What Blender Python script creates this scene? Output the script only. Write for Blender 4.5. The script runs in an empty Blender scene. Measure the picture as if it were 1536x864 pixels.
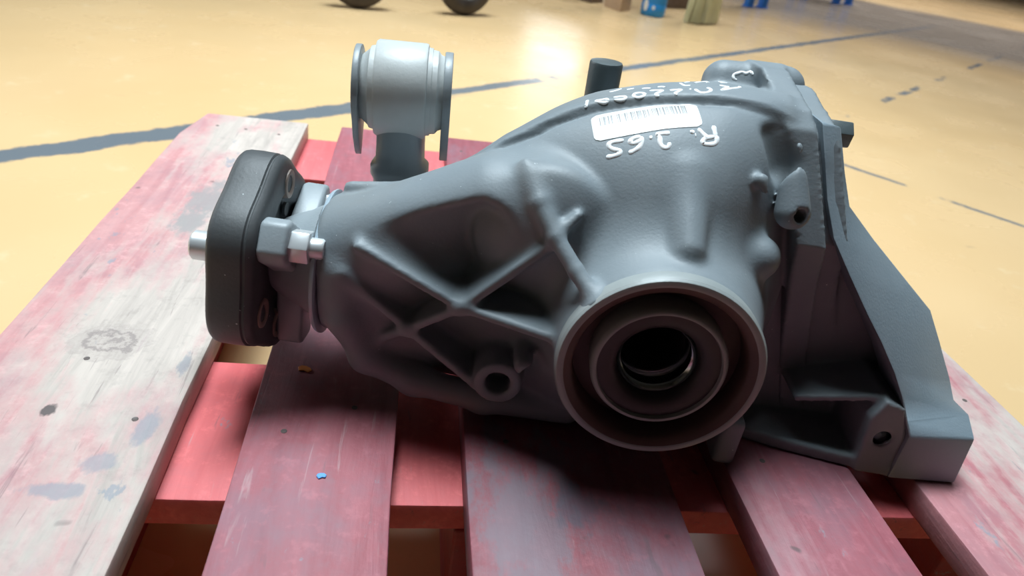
import bpy, bmesh, math, random
import numpy as np
from mathutils import Vector, Matrix
from mathutils.bvhtree import BVHTree

random.seed(7)
scene = bpy.context.scene
col = scene.collection

# ------------------------------------------------------------------ camera
cam_d = bpy.data.cameras.new('camera')
cam = bpy.data.objects.new('camera', cam_d)
col.objects.link(cam)
scene.camera = cam
FPX = 1100.07
cam_d.sensor_width = 36.0
cam_d.sensor_fit = 'HORIZONTAL'
cam_d.lens = FPX / 1536.0 * 36.0
cam_d.clip_start = 0.01
yaw, pit, rol = .1785, .5126, .1589
fw = Vector((math.sin(yaw) * math.cos(pit), math.cos(yaw) * math.cos(pit), -math.sin(pit)))
rt = fw.cross(Vector((0, 0, 1))).normalized()
up = rt.cross(fw)
r2 = rt * math.cos(rol) + up * math.sin(rol)
u2 = -rt * math.sin(rol) + up * math.cos(rol)
m = Matrix((r2, u2, -fw)).transposed().to_4x4()
m.translation = Vector((.2788, -1.0098, .483))
cam.matrix_world = m
cam_d.dof.use_dof = True
cam_d.dof.focus_distance = 0.50
cam_d.dof.aperture_fstop = 9.0

# ------------------------------------------------------------------ world, lamps, exposure
world = bpy.data.worlds.new('world')
scene.world = world
world.use_nodes = True
bg = world.node_tree.nodes['Background']
bg.inputs[0].default_value = (0.80, 0.88, 1.0, 1)
bg.inputs[1].default_value = 1.0


def area(name, loc, target, sx, sy, power, color, spread=180):
    d = bpy.data.lights.new(name, 'AREA')
    d.shape = 'RECTANGLE'
    d.size, d.size_y = sx, sy
    d.energy = power
    d.color = color
    d.spread = math.radians(spread)
    o = bpy.data.objects.new(name, d)
    col.objects.link(o)
    o.location = loc
    o.rotation_euler = (Vector(target) - Vector(loc)).to_track_quat('-Z', 'Y').to_euler()
    return o


area('skylight', (0.10, 1.0, 4.8), (0.4, 0.55, 0.1), 3.0, 2.0, 108, (0.80, 0.93, 1.0), 64)
area('rear_fill_light', (4.6, 4.9, 5.0), (4.0, 3.9, 0.0), 2.6, 2.2, 120, (0.92, 0.96, 1.0), 80)  # added lamp, brightens the far right floor and the cover arm
area('workshop_doorway', (1.83, 7.35, .80), (1.4, 0, 0.7), .62, 1.5, 9, (1.0, 0.99, 0.96), 180)
area('workshop_window', (-5.7, 4.2, 2.6), (0.3, 1.2, 0.1), 3.0, 2.0, 34, (0.92, 0.97, 1.0), 90)

vs = scene.view_settings
vs.view_transform = 'Standard'
vs.look = 'None'
vs.gamma = 1.0
vs.use_curve_mapping = False
vs.exposure = -0.05


# ------------------------------------------------------------------ material helpers
def mat(name):
    m = bpy.data.materials.new(name)
    m.use_nodes = True
    nt = m.node_tree
    return m, nt, nt.nodes['Principled BSDF']


def N(nt, t, **kw):
    n = nt.nodes.new(t)
    for k, v in kw.items():
        if k in ('operation', 'blend_type', 'data_type', 'noise_dimensions', 'feature', 'wave_type', 'bands_direction', 'interpolation'):
            setattr(n, k, v)
        else:
            key = k.replace('_', ' ') if not k.startswith('i') or not k[1:].isdigit() else int(k[1:])
            n.inputs[key].default_value = v
    return n


def L(nt, a, b):
    nt.links.new(a, b)


def math_n(nt, op, a, b=None, clamp=False):
    n = nt.nodes.new('ShaderNodeMath')
    n.operation = op
    n.use_clamp = clamp
    for i, x in enumerate((a, b)):
        if x is None:
            continue
        if isinstance(x, (int, float)):
            n.inputs[i].default_value = x
        else:
            L(nt, x, n.inputs[i])
    return n.outputs[0]


def noise(nt, vec, scale, detail=4, rough=.55, dist=0.0):
    n = nt.nodes.new('ShaderNodeTexNoise')
    n.inputs['Scale'].default_value = scale
    n.inputs['Detail'].default_value = detail
    n.inputs['Roughness'].default_value = rough
    n.inputs['Distortion'].default_value = dist
    L(nt, vec, n.inputs['Vector'])
    return n.outputs['Fac']


def ramp(nt, fac, lo, hi, a=0.0, b=1.0):
    n = nt.nodes.new('ShaderNodeMapRange')
    n.inputs['From Min'].default_value = lo
    n.inputs['From Max'].default_value = hi
    n.inputs['To Min'].default_value = a
    n.inputs['To Max'].default_value = b
    n.clamp = True
    L(nt, fac, n.inputs['Value'])
    return n.outputs[0]


def mixc(nt, fac, a, b):
    n = nt.nodes.new('ShaderNodeMix')
    n.data_type = 'RGBA'
    for s, x in ((0, fac), (6, a), (7, b)):
        if isinstance(x, (int, float)):
            n.inputs[s].default_value = x
        elif isinstance(x, tuple):
            n.inputs[s].default_value = (*x, 1)
        else:
            L(nt, x, n.inputs[s])
    return n.outputs[2]


def coords(nt, kind='Object', scale=(1, 1, 1), loc=(0, 0, 0)):
    t = nt.nodes.new('ShaderNodeTexCoord')
    mp = nt.nodes.new('ShaderNodeMapping')
    mp.inputs['Scale'].default_value = scale
    mp.inputs['Location'].default_value = loc
    L(nt, t.outputs[kind], mp.inputs['Vector'])
    return mp.outputs[0]


def bump(nt, bsdf, height, strength, dist):
    b = nt.nodes.new('ShaderNodeBump')
    b.inputs['Strength'].default_value = strength
    b.inputs['Distance'].default_value = dist
    L(nt, height, b.inputs['Height'])
    L(nt, b.outputs[0], bsdf.inputs['Normal'])


def metal_paint(name, c1, c2, rough=.45, metallic=0.0, spec=.5, speck=.0, scale=60, bstr=.25, dirt=None):
    m, nt, b = mat(name)
    v = coords(nt)
    f = noise(nt, v, scale * .25, 5)
    c = mixc(nt, ramp(nt, f, .35, .65), c1, c2)
    if dirt:
        f3 = noise(nt, v, 9, 5, .6)
        c = mixc(nt, ramp(nt, f3, .5, .7, 0, .75), c, dirt)
    if speck:
        f2 = noise(nt, v, scale * 5, 1)
        c = mixc(nt, ramp(nt, f2, .76 - speck, .80 - speck), c, (.55, .6, .62))
    L(nt, c, b.inputs['Base Color'])
    b.inputs['Roughness'].default_value = rough
    b.inputs['Metallic'].default_value = metallic
    b.inputs['Specular IOR Level'].default_value = spec
    h = noise(nt, v, scale * 6, 3)
    bump(nt, b, h, bstr, .0006)
    return m


M = {}
M['cast'] = metal_paint('grey_cast_iron_paint', (.190, .222, .243), (.220, .252, .272), .52, spec=.45, speck=-.03, scale=90, dirt=(.200, .212, .212))
M['cover'] = metal_paint('blue_grey_cover_paint', (.215, .270, .310), (.245, .300, .340), .45, spec=.6, scale=90)  # housing paint made lighter and bluer, standing in for sky light on the arm
M['rubber'] = metal_paint('black_rubber', (.050, .054, .057), (.070, .075, .078), .55, spec=.6, speck=-.02, scale=70)
M['alu'] = metal_paint('light_cast_steel', (.27, .305, .325), (.33, .365, .385), .45, scale=80)
M['bush'] = metal_paint('cast_aluminium', (.46, .48, .47), (.56, .58, .57), .42, scale=50)
M['washer'] = metal_paint('grey_washer_steel', (.24, .27, .285), (.30, .33, .345), .4, scale=50)
M['zinc'] = metal_paint('zinc_plated_steel', (.62, .64, .65), (.72, .74, .75), .35, metallic=.5, scale=60, bstr=.05)
M['rust'] = metal_paint('brown_oxide_steel', (.055, .030, .026), (.10, .058, .048), .5, scale=60)
M['sleeve'] = metal_paint('rusty_sleeve_steel', (.24, .17, .14), (.33, .25, .21), .5, scale=90)
M['seal'] = metal_paint('dark_seal_rubber', (.022, .020, .021), (.036, .032, .033), .45, scale=60)
M['seal_lip'] = metal_paint('grey_seal_casing', (.24, .265, .265), (.30, .325, .32), .42, scale=60)
M['steel'] = metal_paint('oily_bright_steel', (.42, .46, .48), (.5, .54, .56), .18, metallic=1.0, scale=40, bstr=.02)
M['dark'] = metal_paint('hollow_shade_black', (.012, .012, .013), (.02, .02, .02), .6, scale=40)  # near-black stands in for shade inside the bore, sleeve holes and pit
M['ring'] = metal_paint('blue_slinger_steel', (.30, .37, .43), (.36, .44, .50), .3, scale=40, bstr=.05)
M['pin'] = metal_paint('dark_green_grey_paint', (.065, .085, .09), (.09, .11, .115), .4, scale=60)
M['white_paint'] = metal_paint('white_marker_paint', (.85, .86, .86), (.9, .9, .9), .5, scale=60, bstr=.05)


# ------------------------------------------------------------------ object helpers
def link(name, me, material=None, parent=None, smooth=None):
    o = bpy.data.objects.new(name, me)
    col.objects.link(o)
    if material is not None:
        me.materials.append(material)
    if parent is not None:
        o.parent = parent
    if smooth is not None:
        smooth_by_angle(me, smooth)
    return o


def smooth_by_angle(me, deg):
    for p in me.polygons:
        p.use_smooth = True
    if deg >= 180:
        return
    bm = bmesh.new()
    bm.from_mesh(me)
    a = math.radians(deg)
    for e in bm.edges:
        e.smooth = not (len(e.link_faces) == 2 and e.calc_face_angle(0) > a)
    bm.to_mesh(me)
    bm.free()


def tag(o, label, cat=None, group=None, kind=None):
    if label:
        o['label'] = label
    if cat:
        o['category'] = cat
    if group:
        o['group'] = group
    if kind:
        o['kind'] = kind
    return o


def empty(name, loc, rz=0.0):
    o = bpy.data.objects.new(name, None)
    o.empty_display_size = .05
    col.objects.link(o)
    o.location = loc
    o.rotation_euler = (0, 0, rz)
    return o


def mesh_from(name, verts, faces):
    me = bpy.data.meshes.new(name)
    me.from_pydata([tuple(v) for v in verts], [], faces)
    me.update()
    bm = bmesh.new()
    bm.from_mesh(me)
    bmesh.ops.recalc_face_normals(bm, faces=bm.faces)
    bm.to_mesh(me)
    bm.free()
    return me


def box_mesh(name, x0, x1, y0, y1, z0, z1, bev=0.0, seg=2):
    bm = bmesh.new()
    bmesh.ops.create_cube(bm, size=1)
    for v in bm.verts:
        v.co = Vector(((x0 + x1) / 2 + v.co.x * (x1 - x0), (y0 + y1) / 2 + v.co.y * (y1 - y0), (z0 + z1) / 2 + v.co.z * (z1 - z0)))
    if bev:
        bmesh.ops.bevel(bm, geom=list(bm.edges), offset=bev, segments=seg, affect='EDGES', profile=.5)
    me = bpy.data.meshes.new(name)
    bm.to_mesh(me)
    bm.free()
    return me


def frame_of(axis):
    a = Vector(axis).normalized()
    t = Vector((0, 0, 1)) if abs(a.z) < .9 else Vector((1, 0, 0))
    e1 = a.cross(t).normalized()
    e2 = a.cross(e1).normalized()
    return a, e1, e2


def lathe_mesh(name, prof, centre, axis, seg=64):
    """prof: list of (distance along axis, radius); open profile; radius 0 ends close."""
    a, e1, e2 = frame_of(axis)
    c = Vector(centre)
    verts, faces, rows = [], [], []
    for s, r in prof:
        if r < 1e-7:
            rows.append([len(verts)])
            verts.append(c + a * s)
        else:
            rows.append(list(range(len(verts), len(verts) + seg)))
            for i in range(seg):
                t = 2 * math.pi * i / seg
                verts.append(c + a * s + (e1 * math.cos(t) + e2 * math.sin(t)) * r)
    for A, B in zip(rows, rows[1:]):
        for i in range(seg):
            j = (i + 1) % seg
            if len(A) == 1 and len(B) == 1:
                continue
            if len(A) == 1:
                faces.append((A[0], B[i], B[j]))
            elif len(B) == 1:
                faces.append((A[i], A[j], B[0]))
            else:
                faces.append((A[i], A[j], B[j], B[i]))
    return mesh_from(name, verts, faces)


def prism_mesh(name, pts2, origin, e1, e2, depth_vec, bev=0.0, seg=2):
    """extrude the closed outline pts2 (in e1,e2 from origin) by depth_vec"""
    o, e1, e2, d = Vector(origin), Vector(e1), Vector(e2), Vector(depth_vec)
    bm = bmesh.new()
    vs_ = [bm.verts.new(o + e1 * x + e2 * y) for x, y in pts2]
    f = bm.faces.new(vs_)
    r = bmesh.ops.extrude_face_region(bm, geom=[f])
    for g in r['geom']:
        if isinstance(g, bmesh.types.BMVert):
            g.co += d
    bmesh.ops.recalc_face_normals(bm, faces=bm.faces)
    if bev:
        es = [e for e in bm.edges if len(e.link_faces) == 2 and e.calc_face_angle(0) > math.radians(35)]
        bmesh.ops.bevel(bm, geom=es, offset=bev, segments=seg, affect='EDGES', profile=.5)
    me = bpy.data.meshes.new(name)
    bm.to_mesh(me)
    bm.free()
    return me


# ==SDF-BEGIN
# implicit modelling of the castings (millimetres; u along the pinion, v along the output towards its open end, w up)
def smin(a, b, k):
    h = np.maximum(k - np.abs(a - b), 0) / k
    return np.minimum(a, b) - h * h * k * .25


def smax(a, b, k):
    return -smin(-a, -b, k)


def capsule(G, A, B, ra, rb=None):
    rb = ra if rb is None else rb
    A = np.array(A, np.float32)
    B = np.array(B, np.float32)
    d = B - A
    t = ((G[0] - A[0]) * d[0] + (G[1] - A[1]) * d[1] + (G[2] - A[2]) * d[2]) / float(d @ d)
    t = np.clip(t, 0, 1)
    return np.sqrt((G[0] - A[0] - t * d[0]) ** 2 + (G[1] - A[1] - t * d[1]) ** 2 + (G[2] - A[2] - t * d[2]) ** 2) - (ra + (rb - ra) * t)


def sphere(G, c, r, s=(1, 1, 1)):
    q = np.sqrt(((G[0] - c[0]) / s[0]) ** 2 + ((G[1] - c[1]) / s[1]) ** 2 + ((G[2] - c[2]) / s[2]) ** 2)
    return (q - r) * min(s)


def box(G, lo, hi, r=2.0):
    q = [np.abs(G[i] - (lo[i] + hi[i]) / 2) - ((hi[i] - lo[i]) / 2 - r) for i in range(3)]
    o = np.sqrt(sum(np.maximum(x, 0) ** 2 for x in q))
    return o + np.minimum(np.maximum(q[0], np.maximum(q[1], q[2])), 0) - r


def cyl_v(G, c, r, v0, v1, rr=0.0):
    """cylinder or cone along v; r = radius at v0, rr = radius at v1 if given"""
    ra = r
    rb = rr or r
    t = np.clip((G[1] - v0) / (v1 - v0), 0, 1)
    d = np.sqrt((G[0] - c[0]) ** 2 + (G[2] - c[1]) ** 2) - (ra + (rb - ra) * t)
    return np.maximum(d, np.maximum(v0 - G[1], G[1] - v1))


def rib(G, A, B, th, depth, r=1.5):
    """upright web whose free edge runs A-B, reaching depth back along -v"""
    du, dw = B[0] - A[0], B[2] - A[2]
    l2 = du * du + dw * dw
    t = np.clip(((G[0] - A[0]) * du + (G[2] - A[2]) * dw) / l2, 0, 1)
    d2 = np.sqrt((G[0] - A[0] - t * du) ** 2 + (G[2] - A[2] - t * dw) ** 2)
    vt = A[1] + (B[1] - A[1]) * t
    # webs widen towards the root
    th_ = th / 2 + np.clip(vt - G[1], 0, 60) * .10
    q0 = d2 - th_ + r
    q1 = np.abs(G[1] - (vt - depth / 2)) - depth / 2 + r
    return np.sqrt(np.maximum(q0, 0) ** 2 + np.maximum(q1, 0) ** 2) + np.minimum(np.maximum(q0, q1), 0) - r


def poly_sd(X, Y, pts):
    d = np.full(X.shape, 1e9, np.float32)
    s = np.ones(X.shape, np.float32)
    n = len(pts)
    for i in range(n):
        ax, ay = pts[i]
        bx, by = pts[i - 1]
        ex, ey = bx - ax, by - ay
        wx, wy = X - ax, Y - ay
        t = np.clip((wx * ex + wy * ey) / (ex * ex + ey * ey), 0, 1)
        d = np.minimum(d, (wx - ex * t) ** 2 + (wy - ey * t) ** 2)
        c1 = Y >= ay
        c2 = Y < by
        c3 = ex * wy > ey * wx
        flip = (c1 & c2 & c3) | (~c1 & ~c2 & ~c3)
        s = np.where(flip, -s, s)
    return s * np.sqrt(d)


def grid(lo, hi, h):
    ax = [np.arange(lo[i], hi[i] + h, h, dtype=np.float32) for i in range(3)]
    return ax, (ax[0][:, None, None], ax[1][None, :, None], ax[2][None, None, :])


def prof(x, xs, ys, sig=9.0):
    f = np.arange(-320, 200, 1.0)
    y = np.interp(f, xs, ys)
    kx = np.arange(-40, 41)
    kk = np.exp(-.5 * (kx / sig) ** 2)
    kk /= kk.sum()
    yp = np.convolve(np.pad(y, 40, mode='edge'), kk, mode='valid')
    return np.interp(x, f, yp).astype(np.float32)


def seam_u(w):
    return 80 + (140 - w) * .30


FLANGE = [(-232, -70), (-236, 60), (-222, 118), (-196, 146), (-165, 150), (-112, 137), (-100, 128), (-84, 92), (-72, 62), (-84, 30), (-98, -30), (-100, -88), (-200, -90)]


def sdf_housing(G):
    U, V, W = G
    u1 = U
    xs = [-216, -200, -190, -157, -132, -105, -77, -53, -13, 25, 56, 80, 110]
    top = prof(u1, xs, [38, 40, 42, 56, 72, 89, 109, 121, 132, 138, 138, 132, 130], 6)
    bot = prof(u1, xs, [-54, -60, -72, -82, -87, -90, -91, -92, -92, -92, -92, -92, -90])
    fro = prof(u1, xs, [-49, -49, -50, -64, -70, -66, -56, -44, -32, -37, -60, -92, -98], 7)
    bac = prof(u1, xs, [-141, -142, -146, -160, -172, -190, -206, -218, -230, -234, -235, -235, -235])
    vc = prof(u1, xs, [-95, -95, -95, -100, -106, -112, -116, -120, -122, -125, -127, -129, -130])
    wc = prof(u1, xs, [-8, -8, -8, -6, -2, 2, 8, 12, 16, 18, 18, 18, 18])
    hv = np.where(V > vc, fro - vc, vc - bac)
    hw = np.where(W > wc, top - wc, wc - bot)
    p = 2.1 + 1.9 * np.clip((V - vc) / 15, 0, 1) * np.clip((wc - W) / 15, 0, 1) * np.clip((U + 205) / 25, 0, 1)
    q = (np.abs((V - vc) / hv) ** p + np.abs((W - wc) / hw) ** p) ** (1 / p)
    d = (q - 1) * np.minimum(hv, hw)
    # raised rear half behind the casting's parting line
    vline = prof(u1, [-130, -110, -70, -20, 20, 90], [-104, -103, -107, -107, -105, -100], 8)
    stepm = np.clip((vline - V) / 2.5, 0, 1) * np.clip((W - 20) / 30, 0, 1) * np.clip((U + 128) / 18, 0, 1) * np.clip((78 - U) / 10, 0, 1)
    d = d - 3.0 * stepm
    d = d + 1.3 * np.exp(-((V - vline - .5) / 2.0) ** 2) * np.clip((W - 30) / 30, 0, 1) * np.clip((U + 125) / 12, 0, 1) * np.clip((40 - U) / 25, 0, 1)
    d = np.maximum(d, np.maximum(-216 - U, U - 92))
    # shoulder tube over the neck
    d = smin(d, capsule(G, (-204, -84, 10), (-108, -80, 52), 30, 37), 10)
    # deep pocket under the shoulder, then the bearing carrier standing at its end
    d = smax(d, -capsule(G, (-192, -45, 42), (-122, -38, 36), 3, 36), 7)
    carr = smax(cyl_v(G, (-77, 48), 47, -130, -30), sphere(G, (-72, -106, 50), 65), 5)
    d = smin(d, carr, 5)
    d = smin(d, capsule(G, (-208, -106, 42), (-165, -104, 50), 5, 4), 4)
    # output boss
    d = smin(d, cyl_v(G, (0, 0), 88, -95, -14, 61), 16)
    d = smin(d, cyl_v(G, (0, 0), 61.5, -40, -1.5), 5)
    # webs
    J = (-122, -37, 1)
    for A, B, th in (((-190, -47, 28), J, 6), (J, (-58, -14, 1), 6), (J, (-74, -35, 53), 6), ((-199, -48, 7), (-156, -49, -28), 6), ((-156, -49, -28), (-107, -44, -62), 6),
                     (J, (-156, -49, -28), 6), ((-156, -49, -28), (-176, -56, -44), 6)):
        d = smin(d, rib(G, A, B, th, 40), 5)
    E_ = [(-95, -66, 91), (-84, -47, 76), (-72, -34, 61), (-58, -21.5, 47.5), (-45, -8, 37)]
    dE = capsule(G, E_[0], E_[1], 3.2, 5)
    for A, B in zip(E_[1:], E_[2:]):
        dE = smin(dE, capsule(G, A, B, 5), 2)
    d = smin(d, dE, 7)
    d = smin(d, capsule(G, (-72, -36, 61), (-60, -44, 73), 4.5, 2.5), 4)
    # lower front skirt of the neck
    sk = [(-204, -58, 4), (-199, -56, -30), (-184, -58, -60), (-150, -60, -76), (-100, -58, -82), (-40, -60, -84)]
    for A, B in zip(sk, sk[1:]):
        d = smin(d, capsule(G, A, B, 10, 10), 8)
    # plug boss, hook
    d = smin(d, cyl_v(G, (-92, -54), 19, -75, -39, 16), 5)
    d = smax(d, -cyl_v(G, (-92, -54), 8.5, -58, -30), 1.5)
    d = smin(d, capsule(G, (-77, -60, -33), (-77, -36, -33), 7), 5)
    d = smax(d, -capsule(G, (-72, -30, -37), (-72, -44, -37), 6), 2)
    # tongue above the output
    d = smin(d, capsule(G, (3, -70, 95), (5, -30.5, 67), 14, 9.5), 7)
    # flange towards the cover
    us = seam_u(W)
    fl = poly_sd(V + 0 * W, W + 0 * V, FLANGE)
    slab = np.maximum(fl, np.abs(U - (us - 10)) - 10)
    d = smin(d, slab, 4)
    d = np.maximum(d, U - us)
    # bolt lug, recess, bumps beside the flange
    d = smin(d, capsule(G, (67, -84, 120), (72, -68, 85), 5, 11), 5)
    d = smax(d, -capsule(G, (56, -92, 124), (66, -86, 108), 8, 11), 6)
    d = smax(d, -capsule(G, (78, -50, 90), (72, -66, 84), 4.2, 4.2), 1.5)
    d = smin(d, sphere(G, (58, -62, 54), 14), 8)
    d = smin(d, capsule(G, (47, -68, 102), (50, -64, 97), 4.5, 2), 4)
    # rounded lump at the rear top
    d = smin(d, capsule(G, (40, -186, 132), (84, -186, 134), 15), 8)
    # foot lug under the output
    d = smin(d, box(G, (64, -95, -96), (80, -37, -58), 4), 6)
    d = smin(d, capsule(G, (60, -95, -60), (72, -60, -66), 16, 8), 8)
    # bore
    d = smax(d, -cyl_v(G, (0, 0), 56, -45, 20), 1)
    d = np.maximum(d, -cyl_v(G, (0, 0), 21.5, -100, -40))
    d = np.maximum(d, -95 - W)
    return d


def sdf_cover(G):
    U, V, W = G
    us = seam_u(W)
    fl = poly_sd(V + 0 * W, W + 0 * V, FLANGE)
    d = np.maximum(fl + 9, np.abs(U - (us + 9)) - 9)
    # back wall of the arm
    wall = np.maximum(poly_sd(U + 0 * W, W + 0 * U, [(85, 90), (112, 80), (130, 64), (155, 33), (179, 10), (198, -19), (212, -50), (212, -94), (90, -94)]), np.abs(V + 117) - 16)
    d = smin(d, wall, 6)
    # lower lip
    lip = np.maximum(poly_sd(U + 0 * V, V + 0 * U, [(82, -118), (82, -72), (120, -62), (196, -48), (196, -118)]), np.abs(W + 91) - 5) 
    d = smin(d, lip, 5)
    # web
    web = np.maximum(poly_sd(U + 0 * V, V + 0 * U, [(118, -120), (118, -66), (176, -56), (176, -120)]), np.abs(W - (-52 + (U - 118) * .30)) - 2.6)
    d = smin(d, web, 4)
    # column with the bolt hole
    colm = np.maximum(poly_sd(U + 0 * W, W + 0 * U, [(171, -95.5), (166, -48), (172, -32), (186, -36), (196, -60), (198, -95.5)]), np.abs(V + 86) - 37)
    d = smin(d, colm, 3)
    d = smax(d, -cyl_v(G, (180.5, -64), 6.2, -75, -40), 1)
    d = np.maximum(d, -96 - W)
    return d


def surface_nets(F, ax):
    s = F < 0
    nx, ny, nz = F.shape
    c = [s[i:nx - 1 + i, j:ny - 1 + j, k:nz - 1 + k] for i in (0, 1) for j in (0, 1) for k in (0, 1)]
    cnt = sum(x.astype(np.int8) for x in c)
    act = (cnt > 0) & (cnt < 8)
    I, J, K = np.nonzero(act)
    idx = np.full(act.shape, -1, np.int64)
    idx[I, J, K] = np.arange(len(I))
    P = np.zeros((len(I), 3), np.float64)
    n = np.zeros(len(I))
    for a in range(3):
        for b in (0, 1):
            for cc in (0, 1):
                o0 = [0, 0, 0]
                oth = [x for x in range(3) if x != a]
                o0[oth[0]], o0[oth[1]] = b, cc
                o1 = list(o0)
                o1[a] = 1
                f0 = F[I + o0[0], J + o0[1], K + o0[2]]
                f1 = F[I + o1[0], J + o1[1], K + o1[2]]
                mk = (f0 < 0) != (f1 < 0)
                t = np.where(mk, f0 / np.where(mk, f0 - f1, 1), 0)
                for x in range(3):
                    P[:, x] += np.where(mk, o0[x] + (t if x == a else 0), 0)
                n += mk
    P /= n[:, None]
    P += np.stack([I, J, K], 1)
    h = ax[0][1] - ax[0][0]
    P = P * h + np.array([ax[0][0], ax[1][0], ax[2][0]])
    quads = []
    for a in range(3):
        b, cc = [x for x in range(3) if x != a]
        sl0 = [slice(None)] * 3
        sl1 = [slice(None)] * 3
        sl0[a] = slice(0, -1)
        sl1[a] = slice(1, None)
        diff = s[tuple(sl0)] != s[tuple(sl1)]
        E = np.stack(np.nonzero(diff), 1)
        lim = np.array(act.shape)
        ok = (E[:, b] > 0) & (E[:, cc] > 0) & (E[:, b] < lim[b]) & (E[:, cc] < lim[cc])
        E = E[ok]
        inside = s[E[:, 0], E[:, 1], E[:, 2]]

        def cell(db, dc):
            q = E.copy()
            q[:, b] -= db
            q[:, cc] -= dc
            return idx[q[:, 0], q[:, 1], q[:, 2]]
        q = np.stack([cell(1, 1), cell(0, 1), cell(0, 0), cell(1, 0)], 1)
        flip = inside if a != 1 else ~inside
        q[~flip] = q[~flip][:, ::-1]
        quads.append(q)
    return P, np.concatenate(quads)
# ==SDF-END


BASE_W = -96.0


def LC(p):
    """casting millimetres -> local metres of the thing"""
    return Vector((p[0] / 1000., -p[1] / 1000., (p[2] - BASE_W) / 1000.))


AX_U, AX_V, AX_W = Vector((1, 0, 0)), Vector((0, -1, 0)), Vector((0, 0, 1))


def cast_mesh(name, fn, lo, hi, h):
    ax, G = grid(lo, hi, h)
    F = fn(G)
    F = np.broadcast_to(F, (len(ax[0]), len(ax[1]), len(ax[2])))
    P, Q = surface_nets(np.ascontiguousarray(F), ax)
    for it in range(1):   # light relaxation
        acc = np.zeros_like(P)
        n = np.zeros(len(P))
        for i in range(4):
            np.add.at(acc, Q[:, i], P[Q[:, (i + 1) % 4]] + P[Q[:, (i - 1) % 4]])
            np.add.at(n, Q[:, i], 2)
        P = P * .5 + .5 * acc / n[:, None]
    X = np.stack([P[:, 0] / 1000, -P[:, 1] / 1000, (P[:, 2] - BASE_W) / 1000], 1)
    me = bpy.data.meshes.new(name)
    me.vertices.add(len(X))
    me.vertices.foreach_set('co', X.astype(np.float32).ravel())
    me.loops.add(len(Q) * 4)
    me.loops.foreach_set('vertex_index', Q[:, ::-1].astype(np.int32).ravel())
    me.polygons.add(len(Q))
    me.polygons.foreach_set('loop_start', np.arange(0, len(Q) * 4, 4, dtype=np.int32))
    me.polygons.foreach_set('loop_total', np.full(len(Q), 4, np.int32))
    me.polygons.foreach_set('use_smooth', np.ones(len(Q), bool))
    me.update()
    me.validate()
    return me


# ------------------------------------------------------------------ floor (setting)
def floor_material():
    m, nt, b = mat('worn_yellow_floor_paint')
    v = coords(nt)
    sep = nt.nodes.new('ShaderNodeSeparateXYZ')
    L(nt, v, sep.inputs[0])
    X, Y = sep.outputs[0], sep.outputs[1]
    n1 = noise(nt, v, .9, 4)
    base = mixc(nt, ramp(nt, n1, .35, .65), (.57, .375, .185), (.61, .42, .225))
    n2 = noise(nt, v, 14, 5, .65)
    base = mixc(nt, ramp(nt, n2, .60, .72, 0, .35), base, (.68, .54, .36))
    # fine scratches
    sv = coords(nt, scale=(9, 60, 1))
    n3 = noise(nt, sv, 1.0, 3, .7, .4)
    base = mixc(nt, ramp(nt, n3, .70, .76, 0, .45), base, (.30, .22, .14))

    def line(px, py, dx, dy, half, breakup, lo=None, hi=None, wob=.012):
        l = math.hypot(dx, dy)
        nx, ny = -dy / l, dx / l
        d = math_n(nt, 'ADD', math_n(nt, 'MULTIPLY', X, nx), math_n(nt, 'MULTIPLY', Y, ny))
        d = math_n(nt, 'SUBTRACT', d, nx * px + ny * py)
        w = math_n(nt, 'MULTIPLY', math_n(nt, 'SUBTRACT', noise(nt, v, 9, 5, .7), .5), wob * 6)
        d = math_n(nt, 'ABSOLUTE', math_n(nt, 'ADD', d, w))
        msk = ramp(nt, d, half * .85, half * 1.1, 1, 0)
        if breakup:
            bk = noise(nt, v, 3.3, 5, .7)
            msk = math_n(nt, 'MULTIPLY', msk, ramp(nt, bk, breakup, breakup + .04))
        if lo is not None:
            t = math_n(nt, 'ADD', math_n(nt, 'MULTIPLY', X, dx / l), math_n(nt, 'MULTIPLY', Y, dy / l))
            t = math_n(nt, 'SUBTRACT', t, (px * dx + py * dy) / l)
            msk = math_n(nt, 'MULTIPLY', msk, ramp(nt, t, lo, lo + .02))
            msk = math_n(nt, 'MULTIPLY', msk, ramp(nt, t, hi, hi + .3, 1, 0))
        return msk
    grey = (.125, .140, .155)
    base = mixc(nt, line(-.34, .12, 1, .885, .030, .30, 0 - 3, .72, .009), base, grey)
    base = mixc(nt, line(-.34, .135, 1, .885, .020, .38, .6, 5, .006), base, (.14, .15, .16))
    base = mixc(nt, line(1.632, 1.075, 1, .93, .013, .50, -.4, 4, .004), base, (.15, .155, .16))
    base = mixc(nt, line(1.293, .512, .24, -.274, .008, .42, -.5, 3, .004), base, (.15, .155, .16))
    # soft-edged grey band at the far right
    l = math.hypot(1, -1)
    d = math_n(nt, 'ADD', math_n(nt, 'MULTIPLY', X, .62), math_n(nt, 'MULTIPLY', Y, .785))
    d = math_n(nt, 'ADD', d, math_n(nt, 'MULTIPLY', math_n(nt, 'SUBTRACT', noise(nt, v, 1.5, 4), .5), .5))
    grey_band = math_n(nt, 'MULTIPLY', ramp(nt, d, 3.35, 4.1), ramp(nt, d, 5.7, 6.0, 1, 0))
    grey_band = math_n(nt, 'MULTIPLY', grey_band, ramp(nt, X, 1.3, 2.2))
    base = mixc(nt, math_n(nt, 'MULTIPLY', grey_band, .85), base, (.17, .15, .14))
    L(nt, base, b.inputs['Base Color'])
    rg = ramp(nt, noise(nt, v, 3, 4), .3, .7, .20, .32)
    L(nt, rg, b.inputs['Roughness'])
    b.inputs['Specular IOR Level'].default_value = .45
    bump(nt, b, noise(nt, v, 40, 4), .05, .002)
    return m


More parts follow.
